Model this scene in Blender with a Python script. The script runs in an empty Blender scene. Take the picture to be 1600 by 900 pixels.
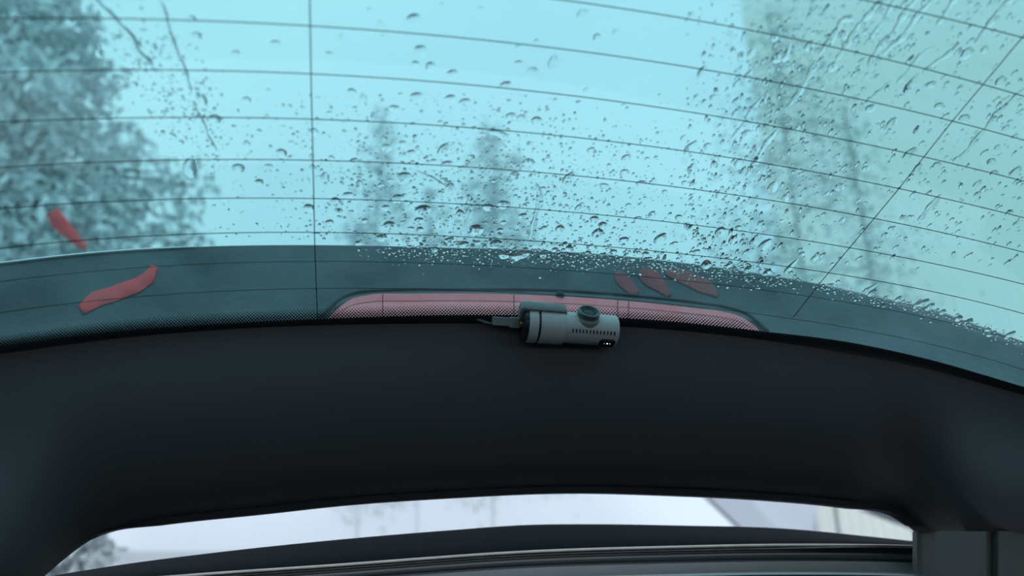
import bpy, bmesh, math, random
import numpy as np
from mathutils import Vector, Matrix

random.seed(7)
rng = np.random.default_rng(11)
SC = bpy.context.scene
COL = SC.collection

# ------------------------------------------------------------------ camera, world, exposure
FPX = 1164.0                      # focal length in pixels of the 1600 x 900 frame
CZ = 0.95
CAM = np.array([-0.2122, 0.0, CZ])
PITCH, YAW = math.radians(18.98), math.radians(12.89)
cd = bpy.data.cameras.new('camera')
cd.lens = 36.0 * FPX / 1600.0
cd.clip_start = 0.02
cd.clip_end = 300
cd.dof.use_dof = True
cd.dof.focus_distance = 0.75
cd.dof.aperture_fstop = 3.4
cam = bpy.data.objects.new('camera', cd)
cam.location = CAM
cam.rotation_euler = (math.pi / 2 + PITCH, 0, -YAW)
COL.objects.link(cam)
SC.camera = cam

w = bpy.data.worlds.new('overcast_sky')
SC.world = w
w.use_nodes = True
nt = w.node_tree
bg = nt.nodes['Background']
tc = nt.nodes.new('ShaderNodeTexCoord')
nz = nt.nodes.new('ShaderNodeTexNoise')
nz.inputs['Scale'].default_value = 2.2
nz.inputs['Detail'].default_value = 3
rp = nt.nodes.new('ShaderNodeValToRGB')
rp.color_ramp.elements[0].position = 0.3
rp.color_ramp.elements[0].color = (0.63, 0.76, 0.92, 1)
rp.color_ramp.elements[1].position = 0.7
rp.color_ramp.elements[1].color = (0.75, 0.88, 0.99, 1)
nt.links.new(tc.outputs['Generated'], nz.inputs['Vector'])
nt.links.new(nz.outputs['Fac'], rp.inputs['Fac'])
# overcast skies grow brighter towards the zenith
sx = nt.nodes.new('ShaderNodeSeparateXYZ')
mr = nt.nodes.new('ShaderNodeMapRange')
mr.inputs['From Min'].default_value = 0.0
mr.inputs['From Max'].default_value = 1.0
mr.inputs['To Min'].default_value = 1.12
mr.inputs['To Max'].default_value = 1.6
mu = nt.nodes.new('ShaderNodeVectorMath')
mu.operation = 'SCALE'
nt.links.new(tc.outputs['Generated'], sx.inputs[0])
nt.links.new(sx.outputs['Z'], mr.inputs['Value'])
nt.links.new(rp.outputs['Color'], mu.inputs[0])
nt.links.new(mr.outputs['Result'], mu.inputs['Scale'])
nt.links.new(mu.outputs['Vector'], bg.inputs['Color'])
bg.inputs['Strength'].default_value = 1.0

SC.view_settings.view_transform = 'Standard'
SC.view_settings.look = 'None'
SC.view_settings.exposure = 0.0
SC.view_settings.gamma = 1.0
SC.view_settings.use_curve_mapping = False

# ------------------------------------------------------------------ geometry of the view and of the window
cp, sp, cy, sy = math.cos(PITCH), math.sin(PITCH), math.cos(YAW), math.sin(YAW)
FWD = np.array([sy * cp, cy * cp, sp])
RGT = np.array([cy, -sy, 0.0])
UPV = np.cross(RGT, FWD)
YB, ZB, BETA, K1, K2, K4 = 0.72, CZ + 0.2148, math.radians(24.44), 0.1189, 0.1961, 0.0522
CB, SB = math.cos(BETA), math.sin(BETA)

def ray(px, py):
    return FWD + RGT * (px - 800) / FPX + UPV * (450 - py) / FPX       # unit depth along the view axis

def at(px, py, zc):
    return CAM + ray(px, py) * zc

def atY(px, py, y, k=0.0):
    """the point of that sight line on the bowed upright sheet Y = y - k X^2"""
    d = ray(px, py)
    t = y / d[1]
    for _ in range(12):
        X = CAM[0] + d[0] * t
        t = (y - k * X * X) / d[1]
    return CAM + d * t

def glass(u, s):
    return np.array([u, YB - s * CB - K1 * u * u, ZB + s * SB - K2 * u * u - K4 * s * s])

def glass_n(u, s):
    a = np.array([1, -2 * K1 * u, -2 * K2 * u])
    b = np.array([0, -CB, SB - 2 * K4 * s])
    n = np.cross(a, -b)
    n /= np.linalg.norm(n)
    return n if n[2] > 0 else -n

def us_of(px, py):
    d = ray(px, py)
    def F(t):
        P = CAM + d * t
        s = (YB - K1 * P[0] ** 2 - P[1]) / CB
        return P[2] - (ZB + s * SB - K2 * P[0] ** 2 - K4 * s * s)
    a, b = 0.05, 3.0
    fa = F(a)
    for _ in range(48):
        m = 0.5 * (a + b)
        if F(m) * fa > 0:
            a = m
        else:
            b = m
    P = CAM + d * a
    return P[0], (YB - K1 * P[0] ** 2 - P[1]) / CB

def on_glass(px, py, off=0.0):
    u, s = us_of(px, py)
    return glass(u, s) + glass_n(u, s) * off

def depth(P):
    return float(np.dot(P - CAM, FWD))

def contour(pts):
    xs = np.array([p[0] for p in pts], float)
    ys = np.array([p[1] for p in pts], float)
    # smooth (monotone-ish cubic through the points)
    m = np.gradient(ys, xs)
    def f(x):
        x = float(x)
        if x <= xs[0]:
            return ys[0] + m[0] * (x - xs[0])
        if x >= xs[-1]:
            return ys[-1] + m[-1] * (x - xs[-1])
        i = int(np.searchsorted(xs, x) - 1)
        i = max(0, min(i, len(xs) - 2))
        h = xs[i + 1] - xs[i]
        t = (x - xs[i]) / h
        return ((2*t**3 - 3*t*t + 1) * ys[i] + (t**3 - 2*t*t + t) * h * m[i]
                + (-2*t**3 + 3*t*t) * ys[i+1] + (t**3 - t*t) * h * m[i+1])
    return f

# outlines read from the picture
EDGE = contour([(0, 554), (178, 530), (355, 515), (530, 508), (720, 506), (880, 508), (1010, 513), (1180, 530),
                (1325, 553), (1447, 577), (1600, 618)])                      # glass / trim line
FRIT = contour([(0, 541), (178, 518), (355, 505), (530, 497), (720, 492), (880, 494), (1010, 499), (1180, 516),
                (1325, 534), (1447, 560), (1600, 604)])                      # top of the solid black band
CREST = contour([(0, 411), (124, 397), (246, 388), (360, 384), (500, 383), (700, 387), (860, 392), (1000, 403),
                 (1100, 415), (1225, 434), (1281, 444), (1361, 462), (1463, 485), (1513, 503), (1600, 534)])
LOW = contour([(-150, 1060), (20, 932), (60, 899), (100, 866), (128, 846), (156, 834), (250, 820), (420, 802), (530, 790), (700, 778),
               (900, 770), (1060, 774), (1200, 781), (1330, 793), (1410, 806), (1450, 832), (1500, 853), (1560, 869),
               (1620, 873), (1750, 872)])                                    # lower outline of the tailgate trim
SILL = contour([(-100, 932), (0, 914), (109, 895), (199, 881), (331, 864), (530, 843), (696, 829), (828, 820), (927, 819),
                (1060, 821), (1229, 826), (1357, 838), (1453, 848), (1600, 858)])
BEAD = contour([(-100, 946), (100, 914), (298, 897), (530, 881), (663, 871), (795, 862), (1060, 853), (1229, 850), (1453, 853), (1600, 860)])

# ------------------------------------------------------------------ materials
MATS = {}
def mat(name, color, rough=0.6, metal=0.0, spec=0.5, noise=None, bump=None, coat=0.0, emit=None):
    if name in MATS:
        return MATS[name]
    m = bpy.data.materials.new(name)
    m.use_nodes = True
    t = m.node_tree
    b = t.nodes['Principled BSDF']
    b.inputs['Base Color'].default_value = (*color, 1)
    b.inputs['Roughness'].default_value = rough
    b.inputs['Metallic'].default_value = metal
    b.inputs['Specular IOR Level'].default_value = spec
    b.inputs['Coat Weight'].default_value = coat
    if noise:
        sc, c2 = noise
        c = t.nodes.new('ShaderNodeTexCoord')
        n = t.nodes.new('ShaderNodeTexNoise')
        n.inputs['Scale'].default_value = sc
        n.inputs['Detail'].default_value = 5
        r = t.nodes.new('ShaderNodeValToRGB')
        r.color_ramp.elements[0].position = 0.35
        r.color_ramp.elements[0].color = (*color, 1)
        r.color_ramp.elements[1].position = 0.68
        r.color_ramp.elements[1].color = (*c2, 1)
        t.links.new(c.outputs['Object'], n.inputs['Vector'])
        t.links.new(n.outputs['Fac'], r.inputs['Fac'])
        t.links.new(r.outputs['Color'], b.inputs['Base Color'])
    if bump:
        sc, st = bump
        c = t.nodes.new('ShaderNodeTexCoord')
        n = t.nodes.new('ShaderNodeTexNoise')
        n.inputs['Scale'].default_value = sc
        n.inputs['Detail'].default_value = 4
        bn = t.nodes.new('ShaderNodeBump')
        bn.inputs['Strength'].default_value = st
        bn.inputs['Distance'].default_value = 0.002
        t.links.new(c.outputs['Object'], n.inputs['Vector'])
        t.links.new(n.outputs['Fac'], bn.inputs['Height'])
        t.links.new(bn.outputs['Normal'], b.inputs['Normal'])
    if emit:
        b.inputs['Emission Color'].default_value = (*emit[0], 1)
        b.inputs['Emission Strength'].default_value = emit[1]
    MATS[name] = m
    return m

TINT = (0.612, 0.835, 0.838)
def pane_mat(name, mist):
    m = bpy.data.materials.new(name)
    m.use_nodes = True
    t = m.node_tree
    t.nodes.clear()
    out = t.nodes.new('ShaderNodeOutputMaterial')
    tr = t.nodes.new('ShaderNodeBsdfTransparent')
    tr.inputs['Color'].default_value = (*TINT, 1)
    gl = t.nodes.new('ShaderNodeBsdfGlossy')
    gl.inputs['Roughness'].default_value = 0.02
    lw = t.nodes.new('ShaderNodeLayerWeight')           # Schlick reflection of one glass face
    lw.inputs['Blend'].default_value = 0.5
    pw = t.nodes.new('ShaderNodeMath')
    pw.operation = 'POWER'
    pw.inputs[1].default_value = 5.0
    fr = t.nodes.new('ShaderNodeMapRange')
    fr.inputs['To Min'].default_value = 0.03
    fr.inputs['To Max'].default_value = 0.9
    t.links.new(lw.outputs['Facing'], pw.inputs[0])
    t.links.new(pw.outputs[0], fr.inputs['Value'])
    mx = t.nodes.new('ShaderNodeMixShader')
    t.links.new(fr.outputs[0], mx.inputs[0])
    last = tr
    if mist:                                            # a breath of condensation and wet film on the weather side
        tl = t.nodes.new('ShaderNodeBsdfTranslucent')
        tl.inputs['Color'].default_value = (0.62, 0.86, 0.88, 1)
        c = t.nodes.new('ShaderNodeTexCoord')
        n = t.nodes.new('ShaderNodeTexNoise')
        n.inputs['Scale'].default_value = 7
        n.inputs['Detail'].default_value = 6
        n.inputs['Roughness'].default_value = 0.62
        r = t.nodes.new('ShaderNodeMapRange')
        r.inputs['From Min'].default_value = 0.35
        r.inputs['From Max'].default_value = 0.72
        r.inputs['To Min'].default_value = mist[0]
        r.inputs['To Max'].default_value = mist[1]
        mm = t.nodes.new('ShaderNodeMixShader')
        t.links.new(c.outputs['Object'], n.inputs['Vector'])
        t.links.new(n.outputs['Fac'], r.inputs['Value'])
        t.links.new(r.outputs['Result'], mm.inputs[0])
        t.links.new(tr.outputs[0], mm.inputs[1])
        t.links.new(tl.outputs[0], mm.inputs[2])
        last = mm
    t.links.new(last.outputs[0], mx.inputs[1])
    t.links.new(gl.outputs[0], mx.inputs[2])
    t.links.new(mx.outputs[0], out.inputs['Surface'])
    return m

def water_mat():
    m = bpy.data.materials.new('rain_water')
    m.use_nodes = True
    t = m.node_tree
    t.nodes.clear()
    out = t.nodes.new('ShaderNodeOutputMaterial')
    g = t.nodes.new('ShaderNodeBsdfGlass')
    g.inputs['Color'].default_value = (1, 1, 1, 1)
    g.inputs['Roughness'].default_value = 0.0
    g.inputs['IOR'].default_value = 1.33
    t.links.new(g.outputs[0], out.inputs['Surface'])
    return m

WATER = water_mat()
PANE_IN, PANE_OUT = pane_mat('tinted_glass', None), pane_mat('misted_wet_glass', (0.02, 0.10))
BLACK = mat('black_ceramic', (0.006, 0.010, 0.012), 0.5)
WIRE = mat('heating_wire_brown', (0.004, 0.008, 0.009), 0.7, spec=0.2)
TRIM = mat('charcoal_trim_plastic', (0.090, 0.094, 0.100), 0.66, spec=0.35, noise=(3.0, (0.102, 0.106, 0.112)), bump=(900, 0.25))
TRIM2 = mat('grey_trim_plastic', (0.19, 0.175, 0.165), 0.6, spec=0.35, bump=(700, 0.25))
RUBBER = mat('black_rubber', (0.008, 0.008, 0.009), 0.5)
PAINT = mat('dark_wet_paint', (0.010, 0.030, 0.040), 0.36, spec=0.35, noise=(16, (0.034, 0.070, 0.084)), bump=(160, 0.35))

# ------------------------------------------------------------------ mesh helpers
def mesh_obj(name, verts, faces, material, parent=None, smooth=True, kind=None):
    me = bpy.data.meshes.new(name)
    me.from_pydata([tuple(map(float, v)) for v in verts], [], faces)
    me.update()
    if material is not None:
        for mm in (material if isinstance(material, (list, tuple)) else [material]):
            me.materials.append(mm)
    if smooth:
        me.polygons.foreach_set('use_smooth', [True] * len(me.polygons))
    o = bpy.data.objects.new(name, me)
    COL.objects.link(o)
    if parent is not None:
        o.parent = parent
        o.matrix_parent_inverse = parent.matrix_world.inverted()
    if kind:
        o['kind'] = kind
    return o

def empty(name, loc):
    o = bpy.data.objects.new(name, None)
    o.empty_display_size = 0.05
    COL.objects.link(o)
    o.matrix_world = Matrix.Translation(Vector([float(c) for c in loc]))
    o.location = [float(c) for c in loc]
    return o

def tag(o, label=None, cat=None, group=None, kind=None):
    if label:
        o['label'] = label
    if cat:
        o['category'] = cat
    if group:
        o['group'] = group
    if kind:
        o['kind'] = kind
    return o

def grid_solid(front, back):
    """front, back: [rows][cols] of points -> closed solid"""
    R, C = len(front), len(front[0])
    V = [p for r in front for p in r] + [p for r in back for p in r]
    N = R * C
    F = []
    for i in range(R - 1):
        for j in range(C - 1):
            a, b, c, d = i*C+j, i*C+j+1, (i+1)*C+j+1, (i+1)*C+j
            F.append((a, d, c, b))
            F.append((N+a, N+b, N+c, N+d))
    for j in range(C - 1):
        F.append((j, j+1, N+j+1, N+j))
        a = (R-1)*C
        F.append((a+j+1, a+j, N+a+j, N+a+j+1))
    for i in range(R - 1):
        F.append(((i+1)*C, i*C, N+i*C, N+(i+1)*C))
        F.append((i*C+C-1, (i+1)*C+C-1, N+(i+1)*C+C-1, N+i*C+C-1))
    return V, F

def sharp(o, deg=35):
    try:
        o.data.set_sharp_from_angle(angle=math.radians(deg))
    except Exception:
        pass
    return o

def tube(path, r, seg=8, cap=True):
    """r: number or list; returns verts, faces"""
    P = [np.array(p, float) for p in path]
    n = len(P)
    rs = r if isinstance(r, (list, tuple, np.ndarray)) else [r] * n
    V, F = [], []
    ref = np.array([0.13, 0.31, 0.94])
    for i in range(n):
        t = P[min(i+1, n-1)] - P[max(i-1, 0)]
        t = t / (np.linalg.norm(t) + 1e-12)
        a = np.cross(t, ref)
        if np.linalg.norm(a) < 1e-3:
            a = np.cross(t, np.array([1.0, 0, 0]))
        a /= np.linalg.norm(a)
        b = np.cross(t, a)
        for k in range(seg):
            th = 2 * math.pi * k / seg
            V.append(P[i] + (a * math.cos(th) + b * math.sin(th)) * rs[i])
    for i in range(n - 1):
        for k in range(seg):
            k2 = (k + 1) % seg
            F.append((i*seg+k, i*seg+k2, (i+1)*seg+k2, (i+1)*seg+k))
    if cap:
        F.append(tuple(range(seg-1, -1, -1)))
        F.append(tuple((n-1)*seg + k for k in range(seg)))
    return V, F

def ribbon(us, hw, h):
    """flat raised strip on the inside of the glass along (u, s) points; hw half width (number/list), h height"""
    n = len(us)
    hws = hw if isinstance(hw, (list, tuple, np.ndarray)) else [hw] * n
    V, F = [], []
    pts = [glass(*q) for q in us]
    for i, q in enumerate(us):
        nn = glass_n(*q)
        t = pts[min(i+1, n-1)] - pts[max(i-1, 0)]
        t /= np.linalg.norm(t)
        a = np.cross(nn, t)
        for e, g in ((-1, 0), (1, 0), (0.7, 1), (-0.7, 1)):
            V.append(pts[i] + a * e * hws[i] - nn * (0.0001 + g * h))
    for i in range(n - 1):
        for k in range(4):
            k2 = (k + 1) % 4
            F.append((i*4+k, i*4+k2, (i+1)*4+k2, (i+1)*4+k))
    F.append((3, 2, 1, 0))
    F.append(tuple((n-1)*4 + k for k in range(4)))
    return V, F

def lathe(profile, origin, axis, seg=28, xref=None):
    """profile [(a, r)] along axis -> verts, faces (capped where r == 0)"""
    ax = np.array(axis, float)
    ax /= np.linalg.norm(ax)
    rf = np.array(xref if xref is not None else (0.2, 0.9, 0.35), float)
    a = np.cross(ax, rf)
    a /= np.linalg.norm(a)
    b = np.cross(ax, a)
    V, F = [], []
    o = np.array(origin, float)
    for (h, r) in profile:
        for k in range(seg):
            th = 2 * math.pi * k / seg
            V.append(o + ax * h + (a * math.cos(th) + b * math.sin(th)) * max(r, 1e-5))
    for i in range(len(profile) - 1):
        for k in range(seg):
            k2 = (k + 1) % seg
            F.append((i*seg+k, (i+1)*seg+k, (i+1)*seg+k2, i*seg+k2))
    F.append(tuple(range(seg)))
    F.append(tuple((len(profile)-1)*seg + k for k in range(seg-1, -1, -1)))
    return V, F

def rbox(center, ex, ey, ez, hx, hy, hz, r=0.0):
    """box on axes ex, ey, ez with the edges round ez bevelled by r"""
    c = np.array(center, float)
    ex, ey, ez = [np.array(e, float) / np.linalg.norm(e) for e in (ex, ey, ez)]
    ring = []
    if r > 0:
        for (sx, sy_, a0) in ((1, 1, 0), (-1, 1, 90), (-1, -1, 180), (1, -1, 270)):
            for k in range(5):
                th = math.radians(a0 + 22.5 * k)
                ring.append((sx * (hx - r) + r * math.cos(th), sy_ * (hy - r) + r * math.sin(th)))
    else:
        ring = [(hx, hy), (-hx, hy), (-hx, -hy), (hx, -hy)]
    n = len(ring)
    b = min(r * 0.35, hz * 0.5)
    V, F = [], []
    lev = [(-hz, 1 - b / hx if r else 1), (-hz + b, 1), (hz - b, 1), (hz, 1 - b / hx if r else 1)] if r > 0 else [(-hz, 1), (hz, 1)]
    for (z, k) in lev:
        for (x, y) in ring:
            V.append(c + ex * x * k + ey * y * k + ez * z)
    for i in range(len(lev) - 1):
        for k in range(n):
            k2 = (k + 1) % n
            F.append((i*n+k, i*n+k2, (i+1)*n+k2, (i+1)*n+k))
    F.append(tuple(range(n-1, -1, -1)))
    F.append(tuple((len(lev)-1)*n + k for k in range(n)))
    return V, F

def merge(*vf):
    V, F = [], []
    for v, f in vf:
        o = len(V)
        V += list(v)
        F += [tuple(i + o for i in q) for q in f]
    return V, F

# ================================================================== SETTING
# ---- ground outside
V = [(-80, 1.4, 0), (80, 1.4, 0), (80, 120, 0), (-80, 120, 0), (-80, 1.4, -0.2), (80, 1.4, -0.2), (80, 120, -0.2), (-80, 120, -0.2)]
BOXF = [(0, 1, 2, 3), (7, 6, 5, 4), (0, 4, 5, 1), (1, 5, 6, 2), (2, 6, 7, 3), (3, 7, 4, 0)]
g = mesh_obj('ground', V, BOXF, mat('wet_asphalt', (0.05, 0.055, 0.06), 0.35, noise=(0.6, (0.09, 0.095, 0.10))), smooth=False, kind='structure')
tag(g, 'dark wet asphalt ground behind the car')

# ---- cabin shell around the viewer
HEAD = mat('headliner_cloth', (0.20, 0.20, 0.20), 0.9, noise=(40, (0.23, 0.23, 0.23)))
CARP = mat('cabin_carpet', (0.02, 0.02, 0.022), 0.95, noise=(60, (0.03, 0.03, 0.032)))
def box_obj(name, lo, hi, m, parent=None, kind=None):
    x0, y0, z0 = lo
    x1, y1, z1 = hi
    V = [(x0, y0, z1), (x1, y0, z1), (x1, y1, z1), (x0, y1, z1), (x0, y0, z0), (x1, y0, z0), (x1, y1, z0), (x0, y1, z0)]
    return mesh_obj(name, V, BOXF, m, parent, smooth=False, kind=kind)

tag(box_obj('floor', (-0.80, -1.9, 0.38), (0.80, 0.60, 0.42), CARP, kind='structure'), 'dark carpeted cabin floor')
tag(box_obj('ceiling', (-0.80, -1.9, 1.44), (0.80, 0.14, 1.48), HEAD, kind='structure'), 'grey cloth headliner over the cabin')
for side, x0, x1 in (('left', -0.84, -0.80), ('right', 0.80, 0.84)):
    wl = empty('wall_' + side, ((x0 + x1) / 2, -0.7, 0.42))
    tag(wl, '%s side of the cabin with a side window opening' % side, kind='structure')
    box_obj('lower_panel', (x0, -1.9, 0.42), (x1, 0.66, 1.02), CARP, wl)
    box_obj('upper_panel', (x0, -1.9, 1.36), (x1, 0.30, 1.44), HEAD, wl)
    box_obj('rear_pillar', (x0, 0.12, 1.02), (x1, 0.66, 1.36), TRIM, wl)
    box_obj('front_pillar', (x0, -1.9, 1.02), (x1, -1.6, 1.36), TRIM, wl)
wf = empty('wall_front', (0, -1.92, 0.42))
tag(wf, 'front of the cabin below the windscreen opening', kind='structure')
box_obj('dashboard', (-0.80, -1.94, 0.42), (0.80, -1.90, 1.05), CARP, wf)

# ---- rear window
win = empty('window_1', glass(0, 0))
tag(win, 'curved tinted rear window with heating wires and raindrops', kind='structure')
NU, NS = 49, 29
us = np.linspace(-0.76, 0.76, NU)
ss = np.linspace(-0.06, 0.70, NS)
fr = [[glass(u, s) for u in us] for s in ss]
bk = [[glass(u, s) + glass_n(u, s) * 0.004 for u in us] for s in ss]
V, F = grid_solid(bk, fr)
pane = mesh_obj('glass_pane', V, F, [PANE_OUT, PANE_IN], win)
idx = []
nq = (NS - 1) * (NU - 1) * 2
for i in range(len(F)):
    idx.append(0 if (i < nq and i % 2 == 0) else 1)
pane.data.polygons.foreach_set('material_index', idx)
sharp(pane, 40)

# heating wires (measured left to right, top to bottom)
WIRES = [[(880, 0), (1060, 26), (1330, 81), (1600, 150)],
         [(0, 28), (150, 29), (300, 33), (490, 39), (530, 43), (800, 68), (1060, 102), (1330, 152), (1600, 219)],
         [(0, 113), (250, 109), (490, 115), (800, 140), (1060, 171), (1330, 221), (1600, 283)],
         [(0, 191), (250, 183), (490, 186), (800, 206), (1060, 233), (1330, 280), (1600, 340)],
         [(0, 262), (250, 250), (490, 250), (800, 267), (1060, 291), (1330, 335), (1600, 394)],
         [(0, 326), (250, 311), (490, 310), (800, 325), (1060, 347), (1330, 388), (1600, 444)],
         [(0, 388), (250, 367), (490, 363), (900, 382), (1180, 408), (1330, 433), (1600, 490)]]
FIT = []
for q, wpts in enumerate(WIRES):
    a = np.array([us_of(*p) for p in wpts])
    if q == 0:
        a = np.vstack([a, [[-0.6, 0.1244 + 6 * 0.03774 - 0.0803 * 0.36], [-0.3, 0.1244 + 6 * 0.03774 - 0.0803 * 0.09]]])
    FIT.append(np.polyfit(a[:, 0], a[:, 1], 4 if len(a) > 6 else 3))
UU = np.linspace(-0.68, 0.70, 70)
def wire(s_of, top, thin=1.0):
    path = [(u, s_of(u)) for u in UU]
    # the wires are printed wider towards the left busbar
    hw = [0.00040 + 0.0009 * max(0.0, min(1.0, (-0.44 - u) / 0.16)) for u in UU]
    V, F = ribbon(path, [a * thin for a in hw], 0.00025)
    return mesh_obj('heating_wire', V, F, WIRE, win)
for q in range(7):
    c = FIT[q]
    wire(lambda u: float(np.polyval(c, max(-0.56, min(0.62, u)))) , q)
for n in (7, 8, 9):
    wire(lambda u: 0.1244 + n * 0.03774 - 0.0803 * u * u, n)
for n in (-1, -2):
    c = FIT[6]
    wire(lambda u: float(np.polyval(c, max(-0.56, min(0.62, u)))) + n * 0.0355, n, 0.55)
for pts in ([(482, -60), (484, 0), (486, 120), (489, 250), (492, 390), (496, 492)],
            [(1700, -70), (1600, 55), (1487, 190), (1400, 300), (1283, 440), (1240, 495)]):
    a = []
    for (p, q) in zip(pts[:-1], pts[1:]):
        for k in range(6):
            a.append(us_of(p[0] + (q[0]-p[0]) * k / 6, p[1] + (q[1]-p[1]) * k / 6))
    a.append(us_of(*pts[-1]))
    V, F = ribbon(a, 0.00040, 0.0003)
    mesh_obj('cross_wire', V, F, WIRE, win)

# black ceramic border along the lower edge
xs = np.arange(-260, 1880, 20)
top = [on_glass(x, FRIT(x), -0.0002) for x in xs]
mid = [on_glass(x, EDGE(x) + 4, -0.0002) for x in xs]
low = [on_glass(x, EDGE(x) + 26, -0.0002) for x in xs]
V, F = grid_solid([top, mid, low], [[on_glass(x, y(x), -0.0008) for x in xs] for y in (FRIT, lambda x: EDGE(x) + 4, lambda x: EDGE(x) + 26)])
tag(mesh_obj('ceramic_border', V, F, BLACK, win), 'solid black printed border')
# halftone dots above it
V, F = [], []
for row in range(7):
    rr = (1.55, 1.48, 1.38, 1.22, 1.0, 0.8, 0.55)[row] * 0.00088
    for k in range(0, 250):
        x = -40 + k * 5.2 + (2.6 if row % 2 else 0)
        fade = max(0.0, min(1.0, (1215 - x) / 60))
        if fade <= 0:
            continue
        u, s = us_of(x, FRIT(x) - 0.6 - row * 2.5)
        c0, n0 = glass(u, s), glass_n(u, s)
        a = np.array([1.0, 0, 0]); a -= n0 * np.dot(a, n0); a /= np.linalg.norm(a)
        b = np.cross(n0, a)
        o = len(V)
        for lv in (0.0002, 0.0005):
            for m in range(6):
                th = math.pi / 3 * m
                V.append(c0 - n0 * lv + (a * math.cos(th) + b * math.sin(th)) * rr * fade)
        F.append(tuple(o + 6 + m for m in range(6)))
        F.append(tuple(o + 5 - m for m in range(6)))
        for m in range(6):
            F.append((o + m, o + (m + 1) % 6, o + 6 + (m + 1) % 6, o + 6 + m))
mesh_obj('ceramic_dots', V, F, BLACK, win, smooth=False, kind='stuff')

# ---- tailgate trim panel below the glass
def sstep(a, b, x):
    t = max(0.0, min(1.0, (x - a) / (b - a)))
    return t * t * (3 - 2 * t)

def zE(x):
    return depth(on_glass(x, EDGE(x), -0.002))

def zLow(x):
    return depth(atY(x, min(LOW(x), 910), 0.80, 0.10))

def rimgap(x):
    return 11.0 * sstep(150, 260, x) * sstep(1440, 1330, x)

def trim_pt(x, t, back=0.0):
    y0, y1 = EDGE(x) - 1, LOW(x) - rimgap(x) - (2.0 if 150 < x < 1440 else 0)
    y = y0 + (y1 - y0) * t
    z = zE(x) + (zLow(x) - zE(x)) * t
    z -= 0.020 * math.sin(math.pi * t) ** 1.0
    z += 0.016 * sstep(0.86, 1.0, t)                               # edge rolls away below
    z -= 0.050 * sstep(1400, 1600, x) * sstep(0.15, 0.75, t)       # swelling of the pillar trim at the right
    z += 0.020 * sstep(1330, 1420, x) * sstep(1520, 1430, x) * sstep(0.1, 0.6, t)
    z -= 0.055 * sstep(130, -60, x) * sstep(0.25, 0.9, t)
    return at(x, y, z) + np.array([0, back, 0])

xs = np.arange(-260, 1880, 14)
ts = [0, 0.015, 0.05, 0.1, 0.2, 0.3, 0.4, 0.5, 0.6, 0.7, 0.8, 0.88, 0.93, 0.97, 1.0]
trim = empty('trim_1', atY(860, 765, 0.80))
tag(trim, 'dark charcoal tailgate trim panel curving below the rear window', kind='structure')
V, F = grid_solid([[trim_pt(x, t) for x in xs] for t in ts], [[trim_pt(x, t, 0.02) for x in xs] for t in ts])
o = sharp(mesh_obj('trim_panel', V, F, TRIM, trim), 50)
xs = np.arange(150, 1446, 12)
def rim_pt(x, k, back=0):
    y = LOW(x) - rimgap(x) * (1 - k) - (4 if k == 0 else 0)
    return atY(x, y, 0.822 - 0.004 * k, 0.10) + np.array([0, back, 0])
V, F = grid_solid([[rim_pt(x, k) for x in xs] for k in (0, 0.25, 0.5, 0.75, 1)], [[rim_pt(x, k, 0.02) for x in xs] for k in (0, 0.25, 0.5, 0.75, 1)])
sharp(mesh_obj('lower_rim', V, F, mat('rim_plastic', (0.05, 0.045, 0.05), 0.5), trim), 50)
tag(trim.children[-1], 'thin grey lower rim')

# ---- load sill below the gap
sill = empty('trim_2', atY(860, 880, 0.80))
tag(sill, 'dark load sill with a pale metal bead below the bright gap', kind='structure')
def sill_pt(x, y, Y, k=0.10, dz=0.0):
    return atY(x, y, Y, k) + np.array([0, 0, dz])
xs = np.arange(-160, 1476, 12)
def band(name, rows, m, thick=0.02, label=None):
    fr = [[sill_pt(x, f(x), Y) for x in xs] for (f, Y) in rows]
    bk = [[p - np.array([0, 0.0, thick]) for p in r] for r in fr]
    V, F = grid_solid(fr, bk)
    o = sharp(mesh_obj(name, V, F, m, sill), 40)
    if label:
        o['label'] = label
    return o
GLOSS = mat('black_gloss_moulding', (0.007, 0.012, 0.016), 0.85, spec=0.08)
def mixf(f, g_, k, d=0.0):
    return lambda x: f(x) * (1 - k) + g_(x) * k + d
band('outer_moulding', [(SILL, 0.900), (mixf(SILL, BEAD, 0.08), 0.890), (mixf(SILL, BEAD, 0.5), 0.86), (mixf(SILL, BEAD, 0.9), 0.83), (mixf(SILL, BEAD, 1, 4), 0.822)], GLOSS, label='glossy black moulding')
METAL = mat('worn_metal_bead', (0.34, 0.32, 0.29), 0.38, metal=0.7, noise=(60, (0.45, 0.42, 0.37)))
def bead_f(d):
    return lambda x: BEAD(x) + d
def wd(x):                                    # the bead thins to nothing at the right
    return 1.0 - 0.9 * sstep(1180, 1400, x)
band('metal_bead', [(lambda x: BEAD(x) - 0.5, 0.822), (lambda x: BEAD(x) + 1.5 * wd(x), 0.812), (lambda x: BEAD(x) + 4 * wd(x), 0.810), (lambda x: BEAD(x) + 6.5 * wd(x), 0.812)], METAL, 0.01, 'pale worn metal bead')
band('rubber_seal', [(lambda x: BEAD(x) + 6.0 * wd(x), 0.816), (lambda x: BEAD(x) + 10, 0.806), (lambda x: BEAD(x) + 14, 0.803)], RUBBER, 0.01, 'black rubber seal')
band('inner_lip', [(lambda x: BEAD(x) + 14, 0.801), (lambda x: BEAD(x) + 17, 0.795), (lambda x: BEAD(x) + 21, 0.792)], mat('lip_plastic', (0.05, 0.048, 0.05), 0.45), 0.01)
band('rubber_seal', [(lambda x: BEAD(x) + 20.5, 0.794), (lambda x: BEAD(x) + 24, 0.790), (lambda x: BEAD(x) + 27, 0.786)], RUBBER, 0.01)
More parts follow.
